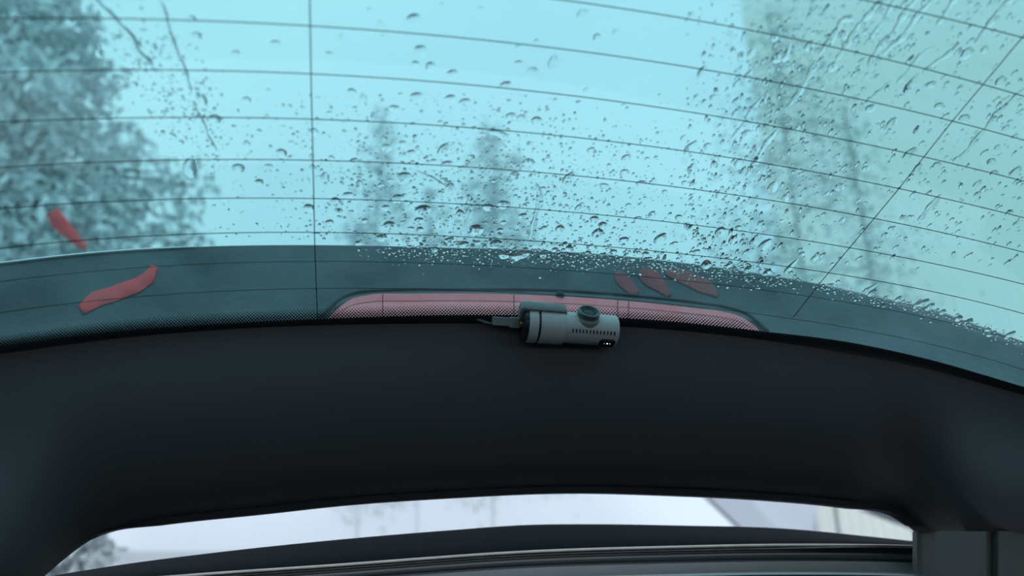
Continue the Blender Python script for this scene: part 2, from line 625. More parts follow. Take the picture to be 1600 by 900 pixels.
band('scuff_plate', [(lambda x: BEAD(x) + 26.5, 0.787), (lambda x: BEAD(x) + 30, 0.780), (lambda x: BEAD(x) + 44, 0.76)],
     mat('scuff_plate_grey', (0.13, 0.125, 0.13), 0.42, spec=0.4, noise=(30, (0.16, 0.155, 0.16))), 0.02, 'grey scuff plate')
band('scuff_plate_edge', [(lambda x: BEAD(x) + 43.5, 0.761), (lambda x: BEAD(x) + 45.5, 0.752), (lambda x: BEAD(x) + 48, 0.751)],
     mat('bright_edge', (0.45, 0.44, 0.45), 0.3, metal=0.8), 0.01, 'bright thin metal edge')
band('sill_face', [(lambda x: BEAD(x) + 48, 0.751), (lambda x: BEAD(x) + 90, 0.70), (lambda x: BEAD(x) + 200, 0.66)], CARP, 0.02)

# ---- pillar trim at the lower right
pil = empty('trim_3', atY(1540, 960, 0.74))
tag(pil, 'grey plastic pillar trim at the right end of the sill', kind='structure')
def pil_pt(x, y, x0, x1):
    e = min(sstep(x0, x0 + 8, x), sstep(x1, x1 - 8, x))
    return atY(x, y, 0.742 - 0.012 * e, 0.10)
for (x0, x1) in ((1457, 1549), (1553, 1660), (1664, 1860)):
    xs = np.concatenate([np.linspace(x0, x0 + 10, 6), np.linspace(x0 + 20, x1 - 20, 6), np.linspace(x1 - 10, x1, 6)])
    ys = [830, 845, 860, 880, 900, 940, 1000]
    V, F = grid_solid([[pil_pt(x, y, x0, x1) for x in xs] for y in ys], [[pil_pt(x, y, x0, x1) + np.array([0, .03, 0]) for x in xs] for y in ys])
    sharp(mesh_obj('pillar_panel', V, F, TRIM2, pil), 50)

# ================================================================== SPOILER LEDGE OUTSIDE THE GLASS
def zK(x):
    return depth(atY(x, CREST(x), 0.86, 0.12))
_cache = {}
def zends(x):
    if x not in _cache:
        _cache[x] = (depth(on_glass(x, EDGE(x) + 24, 0.010)), zK(x))
    return _cache[x]
def ledge(x, y, lift=0.0):
    y0, y1 = EDGE(x) + 24, CREST(x)
    t = max(0.0, min(1.0, (y0 - y) / (y0 - y1)))
    a, b = zends(x)
    return at(x, y, a + (b - a) * (0.55 * t + 0.45 * math.sqrt(t)) - lift)
spo = empty('tailgate_spoiler', atY(860, 500, 0.86))
tag(spo, 'dark wet grey spoiler ledge seen through the lower rear window', 'spoiler')
xs = np.arange(-260, 1880, 16)
front = []
for t in (0, 0.15, 0.3, 0.45, 0.6, 0.72, 0.82, 0.9, 0.96):
    front.append([ledge(x, EDGE(x) + 24 + (CREST(x) - EDGE(x) - 24) * t) for x in xs])
for (dy, dz) in ((0, 0), (0.004, 0.0008), (0.010, 0.0002), (0.016, -0.004), (0.019, -0.010)):
    front.append([atY(x, CREST(x), 0.86, 0.12) + np.array([0, dy, dz]) for x in xs])
back = [[p + np.array([0, 0.012, -0.035]) for p in r] for r in front[:9]] + [[p + np.array([0, -0.004, -0.035]) for p in r] for r in front[9:]]
V, F = grid_solid(front, back)
sharp(mesh_obj('spoiler_top', V, F, PAINT, spo), 50)
# added pale tube with the sky highlight in its colour, left of the crest
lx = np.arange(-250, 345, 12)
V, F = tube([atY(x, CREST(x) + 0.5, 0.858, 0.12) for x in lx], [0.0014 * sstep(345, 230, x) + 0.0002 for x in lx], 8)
tag(mesh_obj('crest_highlight', V, F, mat('painted_highlight', (0.75, 0.78, 0.78), 0.25, metal=0.6), spo), 'pale strip added as a highlight along the crest')
# outer skin of the tailgate down to the rim
skin = []
for k in np.linspace(0, 1, 6):
    r = []
    for x in xs:
        a = atY(x, CREST(x), 0.86, 0.12) + np.array([0, 0.012, -0.012])
        b = atY(x, min(LOW(x), 880) - 9, 0.842, 0.10)
        r.append(a + (b - a) * k)
    skin.append(r)
V, F = grid_solid(skin, [[p + np.array([0, 0.01, 0]) for p in r] for r in skin])
mesh_obj('tailgate_skin', V, F, PAINT, spo)

# ================================================================== THIRD BRAKE LIGHT
brake = empty('third_brake_light', ledge(850, 500))
tag(brake, 'long red third brake light with dark gasket outline below the window', 'brake light')
GT = contour([(497, 497), (512, 481), (535, 464), (560, 456), (600, 453), (720, 452), (857, 453), (1000, 463), (1090, 473), (1140, 481),
              (1165, 489), (1185, 503), (1200, 518)])
gx = [497, 504, 512, 523, 535, 547, 560, 580] + list(range(600, 1130, 20)) + [1130, 1148, 1165, 1176, 1186, 1194, 1200]
V, F = tube([ledge(x, GT(x), 0.004) for x in gx], [0.0021] * len(gx), 8)
tag(mesh_obj('gasket', V, F, mat('dark_gasket', (0.006, 0.010, 0.012), 0.5), brake), 'black rubber gasket')
LT = contour([(508, 503), (523, 487), (545, 469), (575, 461), (640, 459), (857, 462), (1000, 472), (1090, 482), (1130, 487), (1160, 496), (1180, 510), (1192, 524)])
def lens_pt(x, k, lift):
    y1 = EDGE(x) + 18
    y0 = min(LT(x), y1 - 2)
    return ledge(x, y0 + (y1 - y0) * k, lift)
RED = mat('red_lens', (0.92, 0.15, 0.17), 0.35, spec=0.5, noise=(25, (0.95, 0.25, 0.27)), bump=(60, 0.15))
seams = [508, 598, 803, 965, 982, 1192]
for x0, x1 in zip(seams[:-1], seams[1:]):
    xs = np.linspace(x0 + 0.7, x1 - 0.7, max(3, int((x1 - x0) / 10)))
    for (k0, k1, lf) in ((0.0, 0.17, 0.0050), (0.185, 1.0, 0.0056)):
        ks = np.linspace(k0, k1, 5)
        V, F = grid_solid([[lens_pt(x, k, lf) for x in xs] for k in ks], [[lens_pt(x, k, 0.0008) for x in xs] for k in ks])
        sharp(mesh_obj('lens_segment', V, F, RED, brake), 40)
gt2 = [x for x in gx if 515 < x < 1180]
V, F = grid_solid([[ledge(x, GT(x) + 1, 0.0025) for x in gt2], [ledge(x, GT(x) + 14, 0.0025) for x in gt2]],
                  [[ledge(x, GT(x) + 1, 0.0005) for x in gt2], [ledge(x, GT(x) + 14, 0.0005) for x in gt2]])
mesh_obj('housing', V, F, mat('lamp_housing', (0.09, 0.12, 0.125), 0.5), brake)
c = ledge(875, 461, 0.006)
nrm = (CAM - c); nrm /= np.linalg.norm(nrm)
V, F = lathe([(0, 0.0052), (0.002, 0.0052), (0.0028, 0.0042), (0.0030, 0.0028), (0.0018, 0.0024), (0.0018, 0.0001)], c, nrm, 18)
scr = sharp(mesh_obj('screw', V, F, mat('dark_screw', (0.03, 0.05, 0.055), 0.35, metal=0.4), brake))
V, F = rbox(c + nrm * 0.0022, RGT, UPV, nrm, 0.0020, 0.0004, 0.0004)
mesh_obj('screw_slot', V, F, BLACK, scr)

# ================================================================== RED STRIPS: added solids standing in for red window reflections
REDC = mat('red_reflection_tint', (0.90, 0.05, 0.05), 0.8, noise=(60, (0.75, 0.07, 0.075)))
def strip(name, path, widths, place, thick, m, label, group=None):
    """a soft band along a centre line, crowned in the middle"""
    P = np.array(path, float)
    d = np.concatenate([[0], np.cumsum(np.hypot(*np.diff(P, axis=0).T))])
    n = max(8, int(d[-1] / 5))
    q = np.linspace(0, d[-1], n)
    X, Y = np.interp(q, d, P[:, 0]), np.interp(q, d, P[:, 1])
    W = np.interp(q, d, widths)
    fr, bk = [], []
    for k in (-1, -0.85, -0.5, 0, 0.5, 0.85, 1):
        fr.append([]); bk.append([])
        for i in range(n):
            j0, j1 = max(i-1, 0), min(i+1, n-1)
            tx, ty = X[j1]-X[j0], Y[j1]-Y[j0]
            L = math.hypot(tx, ty)
            ww = W[i] * (1 + 0.05 * math.sin(i * 0.6 + k))
            x, y = X[i] - ty / L * ww * k, Y[i] + tx / L * ww * k
            cr = (1 - k * k) * thick * (0.7 + 0.3 * math.sin(i * 0.9))
            fr[-1].append(place(x, y, 0.0012 + cr)); bk[-1].append(place(x, y, 0.0004))
    V, F = grid_solid(fr, bk)
    o = mesh_obj(name, V, F, m)
    tag(o, label, 'painted reflection', group)
    return o
strip('red_reflection', [(126, 484), (150, 468), (180, 458), (212, 447), (232, 433), (242, 416)], [8, 13, 12, 12, 10, 5], ledge, 0.004, REDC,
      'bright red reflection added as a slanted strip on the left ledge')
REDD = mat('dull_reflection_tint', (0.34, 0.07, 0.08), 0.8, noise=(50, (0.20, 0.075, 0.085)))
strip('red_reflection', [(965, 424), (972, 437), (985, 450), (996, 460)], [6, 10, 9, 5], ledge, 0.003, REDD,
      'short dull red reflection added as a strip above the brake light', 'dull red reflections added as strips on the right of the ledge')
strip('red_reflection', [(1000, 423), (1018, 436), (1034, 448), (1046, 463)], [8, 14, 10, 4], ledge, 0.003, REDD,
      'wide dull red reflection added as a strip, middle of three', 'dull red reflections added as strips on the right of the ledge')
strip('red_reflection', [(1040, 424), (1072, 434), (1100, 446), (1122, 462)], [5, 12, 12, 4], ledge, 0.003, REDD,
      'dull red reflection added as a strip, rightmost of three', 'dull red reflections added as strips on the right of the ledge')
strip('red_reflection', [(82, 330), (92, 348), (108, 364), (120, 376), (134, 388)], [10, 13, 10, 8, 5],
      lambda x, y, l: at(x, y, 4.15 - l * 8), 0.004, REDC, 'small red reflection added as a strip before the left tree')

# ================================================================== DASHCAM
PXM = 0.765 / FPX
GREY = mat('grey_green_plastic', (0.50, 0.54, 0.54), 0.42, spec=0.5, bump=(500, 0.05))
GREYD = mat('dark_camera_plastic', (0.20, 0.24, 0.245), 0.45)
DARK = mat('black_camera_plastic', (0.012, 0.015, 0.017), 0.35)
axis = np.array([1.0, -0.035, -0.02]); axis /= np.linalg.norm(axis)
O = at(838, 508, 0.752)                                 # on the camera's axis, at the groove between end cap and sleeve
dash = empty('dashcam', at(860, 476, 0.76))
tag(dash, 'grey cylindrical dashcam stuck to the bottom of the rear window', 'dashcam')
def xa(px):                                            # distance along the axis for a picture column
    lo, hi = -0.1, 0.2
    for _ in range(40):
        m_ = (lo + hi) / 2
        P = O + axis * m_ - CAM
        if 800 + FPX * np.dot(P, RGT) / np.dot(P, FWD) < px: lo = m_
        else: hi = m_
    return lo
RS, RT = 0.0183, 0.0160
V, F = lathe([(xa(815), 0.0001), (xa(815), RS * 0.80), (xa(816), RS * 0.94), (xa(819), RS * 0.97), (xa(824), RS * 0.97)], O, axis, 40)
tag(sharp(mesh_obj('end_cap', V, F, DARK, dash), 50), 'black end cap')
V, F = lathe([(xa(822), 0.0001), (xa(822), RS * 0.96), (xa(823.5), RS), (xa(836), RS), (xa(837), RS * 0.975), (xa(838), 0.0001)], O, axis, 40)
sharp(mesh_obj('end_ring', V, F, GREY, dash), 50)
V, F = lathe([(xa(837), 0.0001), (xa(837), RS * 0.93), (xa(841), RS * 0.93), (xa(841), 0.0001)], O, axis, 40)
sharp(mesh_obj('groove', V, F, DARK, dash), 50)
V, F = lathe([(xa(840.5), 0.0001), (xa(840.5), RS * 0.97), (xa(842), RS), (xa(876), RS), (xa(878), RS * 0.97), (xa(879), RT)], O, axis, 40)
sharp(mesh_obj('mount_sleeve', V, F, GREY, dash), 50)
V, F = lathe([(xa(874), 0.0001), (xa(874), RT), (xa(958), RT), (xa(960.5), RT * 0.97), (xa(961.5), RT * 0.9), (xa(961.5), 0.0001)], O, axis, 40)
tub = sharp(mesh_obj('camera_tube', V, F, GREY, dash), 50)
dlens = UPV * math.cos(math.radians(30)) - FWD * math.sin(math.radians(30))
dlens -= axis * np.dot(dlens, axis); dlens /= np.linalg.norm(dlens)
LO = O + axis * xa(914)
V, F = lathe([(0.006, 0.0132), (0.0135, 0.0132), (0.0145, 0.0128), (0.0150, 0.0118), (0.0158, 0.0115), (0.0165, 0.0112)], LO, dlens, 36)
sharp(mesh_obj('lens_collar', V, F, GREYD, dash), 50)
V, F = lathe([(0.016, 0.0113), (0.0196, 0.0113), (0.0212, 0.0117), (0.0218, 0.0112), (0.0219, 0.0092), (0.0196, 0.0080), (0.0192, 0.0001)], LO, dlens, 36)
lens = sharp(mesh_obj('lens_barrel', V, F, mat('lens_ring', (0.08, 0.105, 0.11), 0.3), dash), 50)
V, F = lathe([(0.0193, 0.0078), (0.0200, 0.0055), (0.0203, 0.0025), (0.0204, 0.0001)], LO, dlens, 24)
mesh_obj('lens_glass', V, F, mat('lens_green_glass', (0.01, 0.035, 0.03), 0.3, spec=0.2), lens)
def tube_side(px, ang, r):
    """a point on the tube: ang from straight up in the picture towards the viewer"""
    a = UPV - axis * np.dot(UPV, axis); a /= np.linalg.norm(a)
    b = -FWD + axis * np.dot(FWD, axis); b /= np.linalg.norm(b)
    th = math.radians(ang)
    n_ = a * math.cos(th) + b * math.sin(th)
    return O + axis * xa(px) + n_ * r, n_
V0 = None
for k in range(13):
    p, n_ = tube_side(889.5 + k * 5.3, 97, RT)
    t_ = np.cross(n_, axis)
    V, F = rbox(p, axis, t_, n_, 0.0006, 0.0019, 0.0003)
    mesh_obj('vent_slot', V, F, DARK, tub, smooth=False)
# button block with status lights under the right end
p, n_ = tube_side(945, 142, RT)
t_ = np.cross(n_, axis)
V, F = rbox(p, axis, t_, n_, 0.0080, 0.0055, 0.0012, 0.003)
pod = sharp(mesh_obj('status_window', V, F, mat('black_gloss_window', (0.004, 0.005, 0.006), 0.3, spec=0.2), dash), 40)
for (dx, r_, st) in ((0.0, 0.0007, 4.0), (0.0028, 0.0004, 2.0), (-0.0030, 0.0003, 1.0)):
    V, F = lathe([(0.001, r_), (0.0013, r_ * 0.9), (0.0016, r_ * 0.5), (0.0017, 0.0001)], p + axis * dx + t_ * 0.001, n_, 12)
    mesh_obj('status_light', V, F, mat('led_%d' % int(st * 10), (0.9, 0.95, 1), 0.3, emit=((0.9, 0.96, 1.0), st)), pod)
# adhesive mount between sleeve and glass
u, s = us_of(846, 482)
gn = glass_n(u, s)
ey = np.cross(gn, axis)
hwid = (xa(881) - xa(809)) / 2
cen = glass(u, s) - gn * 0.006
V, F = rbox(cen, axis, ey, gn, hwid, 0.0110, 0.0052, 0.0045)
tag(sharp(mesh_obj('mount_block', V, F, GREYD, dash), 40), 'dark rounded adhesive mount block')
nb = O + axis * xa(845)
V, F = rbox((cen + nb) / 2, axis, ey, (cen - nb), hwid * 0.8, 0.008, np.linalg.norm(cen - nb) / 2 - 0.004)
mesh_obj('mount_neck', V, F, GREYD, dash)

# power lead
lead = empty('power_cable', at(765, 506, 0.75))
tag(lead, 'grey charging cable with a plug pushed into the dashcam end', 'cable')
e = O + axis * xa(815)
V, F = rbox(O + axis * xa(786) + UPV * 0.0012, axis, UPV, FWD, (xa(803) - xa(769)) / 2, 0.0042, 0.0034, 0.0016)
sharp(mesh_obj('plug', V, F, mat('cable_grey', (0.20, 0.235, 0.24), 0.5), lead), 40)
V, F = rbox(O + axis * xa(804) + UPV * 0.0010, axis, UPV, FWD, (xa(812) - xa(795)) / 2, 0.0054, 0.0044, 0.0016)
sharp(mesh_obj('plug_collar', V, F, GREYD, lead), 40)
V, F = rbox(O + axis * xa(814.5) + UPV * 0.0002, axis, UPV, FWD, (xa(817) - xa(811)) / 2, 0.0030, 0.0026)
tag(mesh_obj('contact', V, F, mat('brass', (0.80, 0.58, 0.30), 0.3, metal=0.9), lead), 'brass contact')
path = [at(772, 506, 0.7525), at(762, 504.5, 0.7525), at(752, 501, 0.754), at(742, 497.5, 0.756), at(733, 495.5, 0.758), at(725, 495, 0.760), at(717, 496.5, 0.763), at(709, 500, 0.766), at(702, 505, 0.769), at(697, 510, 0.772)]
V, F = tube(path, 0.0014, 8)
mesh_obj('cord', V, F, mat('cable_cord', (0.17, 0.205, 0.21), 0.45), lead)

# ================================================================== OUTSIDE: trees and house
def leaf_cloud(pos, length, width, nrm_spread=1.0, droop=0.3):
    """rhombic leaves with a fold: 4 verts, 2 tris each -> verts, faces"""
    n = len(pos)
    d = rng.normal(size=(n, 3)); d[:, 2] -= droop * 2
    d /= np.linalg.norm(d, axis=1)[:, None]
    e = np.cross(d, rng.normal(size=(n, 3)))
    e /= np.linalg.norm(e, axis=1)[:, None]
    nn = np.cross(d, e)
    L = length * rng.uniform(0.6, 1.3, (n, 1)); W = width * rng.uniform(0.7, 1.2, (n, 1))
    v = np.stack([pos, pos + d * L * 0.45 + e * W + nn * W * 0.25, pos + d * L, pos + d * L * 0.45 - e * W + nn * W * 0.25], 1).reshape(-1, 3)
    f = []
    for i in range(n):
        f.append((4*i, 4*i+1, 4*i+2)); f.append((4*i, 4*i+2, 4*i+3))
    return v, f

def conifer(px, ytop, Y, halfpx, nleaf, leafc, label, group, barkc=(0.42, 0.45, 0.46), z0=2.2, name='conifer_tree'):
    top = atY(px, ytop, Y)
    hw = halfpx / FPX * np.linalg.norm(top - CAM)
    root = empty(name, (top[0], top[1], 0))
    tag(root, label, 'tree', group)
    H = top[2]
    V, F = tube([(top[0], top[1], z) for z in np.linspace(0, H, 8)], list(np.linspace(0.022, 0.009, 8)), 7)
    mesh_obj('trunk', V, F, mat('pale_bark_%s' % name, barkc, 0.9, noise=(8, tuple(c * 0.8 for c in barkc))), root)
    # whorls of drooping branches
    vf, pos = [], []
    nb = 74
    for i in range(nb):
        k = (i + rng.uniform(0, 1)) / nb
        z = H - (H - z0) * k
        R = hw * (0.14 + 0.86 * k ** 0.6) * rng.uniform(0.6, 1.1)
        a = rng.uniform(0, 2 * math.pi)
        dirv = np.array([math.cos(a), math.sin(a), 0])
        q = np.linspace(0, 1, 5)
        path = [np.array([top[0], top[1], z]) + dirv * R * t - np.array([0, 0, 0.25 * R * t * t]) for t in q]
        vf.append(tube(path, list(np.linspace(0.012, 0.004, 5)), 4))
        m_ = max(3, int(nleaf / nb * (0.3 + k)))
        t = rng.uniform(0.1, 1, m_) ** 0.7
        p = np.array([top[0], top[1], z]) + dirv * R * t[:, None] - np.array([0, 0, 1]) * (0.25 * R * t * t)[:, None]
        pos.append(p + rng.normal(size=(m_, 3)) * 0.10 * (1 + 2 * k))
    V, F = merge(*vf)
    mesh_obj('branches', V, F, mat('pale_bark_%s' % name, barkc), root, kind='stuff')
    V, F = leaf_cloud(np.vstack(pos), 0.0107 * Y, 0.0020 * Y, droop=0.5)
    mesh_obj('foliage', V, F, leafc, root, smooth=False, kind='stuff')
    return root

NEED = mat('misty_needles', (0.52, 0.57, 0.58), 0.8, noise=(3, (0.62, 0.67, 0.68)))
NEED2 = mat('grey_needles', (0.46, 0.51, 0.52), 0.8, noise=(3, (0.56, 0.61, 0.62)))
gp = 'conifers standing in the mist behind the car'
conifer(600, 175, 16, 84, 3200, NEED, 'slim misty conifer just right of the left cross wire', gp)
conifer(775, 195, 15, 120, 5200, NEED, 'broad misty conifer left of the middle of the window', gp)
conifer(672, 290, 21, 110, 2200, NEED, 'short pale conifer between two taller misty ones', gp)
conifer(1200, 20, 6.9, 165, 5200, NEED2, 'tall grey conifer before the left edge of the pale house', gp)
conifer(1318, 165, 5.2, 30, 1700, NEED2, 'narrow dark conifer against the pale leaned house wall', gp)

# left tree: broad, leafy, close to the car
def leafy_tree(px, Y, label, cps, nleaf):
    base = atY(px, 860, Y)
    root = empty('leafy_tree', (base[0], base[1], 0))
    tag(root, label, 'tree')
    V, F = tube([(base[0] + 0.05 * math.sin(z * 2), base[1], z) for z in np.linspace(0, 5.2, 10)], list(np.linspace(0.12, 0.03, 10)), 10)
    mesh_obj('trunk', V, F, mat('wet_bark', (0.07, 0.075, 0.075), 0.7, noise=(10, (0.12, 0.12, 0.12)), bump=(30, 0.6)), root)
    vf, pos, big = [], [], []
    for (x, y, rpx, dY) in cps:
        c = atY(x, y, Y + dY)
        r = rpx / FPX * np.linalg.norm(c - CAM)
        st = np.array([base[0], base[1], max(0.8, c[2] - 0.5)])
        q = np.linspace(0, 1, 6)
        vf.append(tube([st + (c - st) * t + np.array([0, 0, 0.12 * math.sin(math.pi * t)]) for t in q], list(np.linspace(0.03, 0.008, 6)), 6))
        m_ = int(nleaf * (rpx / 60.0) ** 2 * (1 - 0.6 * sstep(110, 240, x)))
        d = rng.normal(size=(m_, 3)); d /= np.linalg.norm(d, axis=1)[:, None]
        fl = rng.random() < 0.3
        big.append(np.full(m_, fl))
        pos.append(c + d * r * rng.uniform(0.2, 1.0, (m_, 1)) ** 0.5 * np.array([1, 1, 0.8]))
    V, F = merge(*vf)
    mesh_obj('branches', V, F, mat('wet_bark', (0.07, 0.075, 0.075)), root, kind='stuff')
    P = np.vstack(pos)
    k = rng.random(len(P)) + 0.32 * np.concatenate(big)
    V, F = leaf_cloud(P[k < 0.82], 0.085, 0.020, droop=0.35)
    mesh_obj('foliage', V, F, mat('dark_wet_leaf', (0.55, 0.60, 0.60), 0.4, noise=(5, (0.68, 0.73, 0.74))), root, smooth=False, kind='stuff')
    V, F = leaf_cloud(P[k >= 0.82], 0.11, 0.026, droop=0.35)
    mesh_obj('glint_foliage', V, F, mat('painted_leaf_glint', (0.80, 0.86, 0.86), 0.35, noise=(6, (0.90, 0.94, 0.94))), root, smooth=False, kind='stuff')  # wet sky glints put into the colour of these leaves
leafy_tree(-300, 4.6, 'grey-green leafy tree with painted pale leaf glints beyond the left of the window',
           [(30, -30, 70, 0), (60, 60, 70, 0.1), (100, 30, 50, 0.4), (20, 130, 70, -0.2), (80, 150, 70, 0.2), (150, 120, 40, 0.3), (10, 230, 80, 0), (90, 240, 80, 0.2),
            (170, 220, 50, 0.4), (230, 270, 45, 0.3), (40, 330, 80, 0), (140, 320, 70, 0.3), (240, 330, 60, 0.5), (300, 290, 35, 0.5), (30, 420, 80, 0),
            (150, 400, 70, 0.2), (280, 380, 50, 0.4), (-80, 200, 110, 0), (-80, 60, 110, 0), (-90, 360, 110, 0), (20, 520, 90, 0), (60, 640, 90, 0), (80, 780, 80, 0),
            (60, 860, 70, 0), (110, 850, 48, 0.2), (140, 880, 40, 0.2)], 420)

# house to the right
house = empty('house', atY(1500, 850, 7.5))
tag(house, 'pale house with a corrugated wall leaned for skylight beyond the right of the window', 'house')
A = atY(1285, 850, 7.6)[:2]; B = A + np.array([0.85, -0.527]) * 9.5
L = np.linalg.norm(B - A); dv = (B - A) / L; nv = np.array([dv[1], -dv[0]])
if nv[1] > 0: nv = -nv
nx = int(L / 0.055)
fr, bk = [], []
for z in (0.0, 2.0, 5.0, 13.5):
    fr.append([]); bk.append([])
    for i in range(nx + 1):
        o_ = (0.018 if (i // 1) % 2 else 0.0)
        lean = -nv * 0.45 * z                       # wall shape leaned back so it catches more skylight
        p = A + dv * (L * i / nx) + nv * o_ + lean
        fr[-1].append(np.array([p[0], p[1], z])); q = A + dv * (L * i / nx) - nv * 0.15 + lean
        bk[-1].append(np.array([q[0], q[1], z]))
V, F = grid_solid(fr, bk)
SIDING = mat('pale_green_grey_siding', (0.86, 0.84, 0.74), 0.5, noise=(0.5, (0.92, 0.90, 0.82)))
mesh_obj('leaned_wall', V, F, SIDING, house, smooth=False)
def slab_px(name, poly, Y, thick, m, parent):
    fr_ = [atY(x, y, Y) for (x, y) in poly]
    n = len(fr_)
    V = fr_ + [p + np.array([0.0, thick, 0]) for p in fr_]
    F = [tuple(range(n)), tuple(range(2*n-1, n-1, -1))] + [(i, n+i, n+(i+1) % n, (i+1) % n) for i in range(n)]
    return mesh_obj(name, V, F, m, parent, smooth=False)
PALE = mat('pale_lavender_board', (0.80, 0.80, 0.86), 0.6, noise=(2, (0.86, 0.86, 0.92)))
slab_px('stair_stringer', [(1090, 760), (1150, 760), (1262, 868), (1205, 868)], 7.9, 0.12, PALE, house)
slab_px('stair_skirt', [(1150, 760), (1310, 740), (1330, 868), (1262, 868)], 8.1, 0.12, mat('pale_panel', (0.86, 0.87, 0.92), 0.6), house)
slab_px('porch_roof', [(1365, 795), (1500, 772), (1500, 845)], 5.6, 0.2, mat('blue_grey_roofing', (0.40, 0.45, 0.52), 0.5), house)

# ---- low ground mist between the car and the far trees
fm = bpy.data.materials.new('ground_mist')
fm.use_nodes = True
t = fm.node_tree
t.nodes.clear()
vo = t.nodes.new('ShaderNodeOutputMaterial')
vs = t.nodes.new('ShaderNodeVolumeScatter')
vs.inputs['Color'].default_value = (1.0, 1.0, 1.0, 1)
vs.inputs['Density'].default_value = 0.27
vs.inputs['Anisotropy'].default_value = 0.93
t.links.new(vs.outputs[0], vo.inputs['Volume'])
SC.cycles.volume_bounces = 10
ax_, bx_ = atY(130, 800, 9.5)[0], atY(1075, 800, 9.5)[0]
mist = box_obj('ground_mist', (ax_, 9.5, 0.02), (bx_, 12.6, 4.2), fm, kind='stuff')
tag(mist, 'low bright ground mist hiding the foot of the far trees', 'mist')

# ================================================================== RAIN
def drop_mesh(name, seed, elong=1.0, tear=0.0, h=0.36, seg=18, rings=6):
    """a water lens of unit radius lying on z = 0; +y runs up the glass"""
    r = random.Random(seed)
    ph = [r.uniform(0, 6.28) for _ in range(3)]
    am = [r.uniform(0.02, 0.10), r.uniform(0.01, 0.07), r.uniform(0.0, 0.05)]
    V, F = [], []
    def rad(th):
        return 1 + am[0] * math.cos(2*th + ph[0]) + am[1] * math.cos(3*th + ph[1]) + am[2] * math.cos(5*th + ph[2])
    for i in range(rings):
        k = 1.0 - i / rings
        z = h * (1 - k ** 2.2)
        for j in range(seg):
            th = 2 * math.pi * j / seg
            x, y = rad(th) * k * math.cos(th), rad(th) * k * math.sin(th)
            if y > 0: x *= 1 - tear * y * 0.6
            y = y * elong
            zz = z * (1 - 0.28 * (y / elong))         # heavier at the lower end
            V.append((x, y, zz))
    V.append((0, -0.05, h))
    top_ = len(V) - 1
    for i in range(rings - 1):
        for j in range(seg):
            j2 = (j + 1) % seg
            F.append((i*seg+j, i*seg+j2, (i+1)*seg+j2, (i+1)*seg+j))
    for j in range(seg):
        F.append(((rings-1)*seg+j, (rings-1)*seg+(j+1) % seg, top_))
    F.append(tuple(range(seg-1, -1, -1)))
    me = bpy.data.meshes.new(name)
    me.from_pydata(V, [], F)
    me.polygons.foreach_set('use_smooth', [True] * (len(F) - 1) + [False])
    me.materials.append(WATER)
    me.update()
    try:
        me.set_sharp_from_angle(angle=math.radians(60))
    except Exception:
        pass
    return me

ROUND = [drop_mesh('raindrop', i, 1.0, 0.05, 0.30 + 0.04 * (i % 3)) for i in range(6)]
TALL = [drop_mesh('raindrop', 20 + i, 1.5 + 0.15 * i, 0.45, 0.36) for i in range(4)]
WIDE = [drop_mesh('raindrop', 40 + i, 0.62, 0.0, 0.26) for i in range(3)]

BIG = """307,62,14 430,73,15 372,269,18 297,268,20 315,162,14 335,192,18 385,162,12 368,88,12 240,80,9 181,64,10 155,90,10 110,40,14 210,138,10
440,245,16 490,212,14 420,265,12 405,290,12 508,283,12 515,90,12 515,182,10 385,230,10 455,228,9 300,35,11 283,228,8
648,37,22 658,85,20 650,106,12 674,110,16 708,122,18 812,104,14 834,118,18 866,104,15 912,28,18 935,64,13 792,140,18 550,150,14 568,160,11 555,175,10
618,175,18 652,158,20 705,160,16 728,165,20 840,195,17 800,188,16 816,190,14 772,212,14 605,237,15 630,230,12 643,245,14 695,241,19 554,258,14 678,258,11
700,262,20 632,283,22 610,287,10 562,294,11 805,278,13 826,258,14 740,250,9 925,240,12 980,252,14 890,284,15 977,275,14 1004,292,18 945,295,14
772,288,9 596,295,9 690,307,12 704,300,14 545,310,17 525,320,15 530,335,11 622,316,18 603,330,12 661,335,24 720,340,12 763,329,15 787,325,17 818,343,13
515,353,12 608,357,17 655,350,14 570,350,9 643,362,11 657,364,11 745,365,22 782,365,10 597,377,15 702,381,14 725,387,15 775,386,18 747,384,9
788,404,15 806,406,17 822,401,12 876,363,13 930,348,14 943,357,14 935,370,16 976,380,14 998,346,12 483,330,15 1083,269,14 1071,291,11 1155,259,12
1210,297,16 1315,297,17 1228,315,12 1125,308,10 1078,360,14 1033,378,15 1056,385,10 1127,367,17 1147,380,13 1197,387,18 1090,398,12 1105,418,16
1155,361,12 1062,345,14 1040,305,9 1437,268,14 1424,245,16 1467,262,13 1552,257,14 1556,276,14 1590,273,15 1355,268,12 1396,362,13 1385,373,11
1530,292,10 1530,308,9 1318,349,9 1275,408,11 1020,340,10 1100,118,17 1162,92,16 1176,88,12 1216,95,15 1230,90,11 1213,64,14 1268,76,15 1303,110,17
1322,60,13 1172,122,11 1152,137,9 1148,83,10 1117,158,15 1169,214,17 1080,236,16 1108,234,16 1363,174,17 1396,197,15 1424,140,15 1458,137,15
1514,88,17 1542,82,11 1567,132,16 1510,190,18 1470,170,14 1575,205,11 1582,195,9 1200,430,12 1255,402,9 868,395,10 890,392,9 960,398,10 1010,402,11
560,385,10 640,390,9 680,395,9 850,402,10 920,400,9 990,410,9 1140,420,10 1170,425,11 755,215,10 742,206,9 580,330,10 690,330,9 850,300,9 905,330,10
1300,450,9 1365,462,12 1445,478,14 1455,484,12 1435,481,11 1500,502,12 1515,508,13 1545,520,11 1548,528,10 1580,528,12 1475,492,10 1405,472,9""".split()
spots = []
for q in BIG:
    x, y, wpx = q.split(',')
    spots.append((float(x), float(y), float(wpx)))
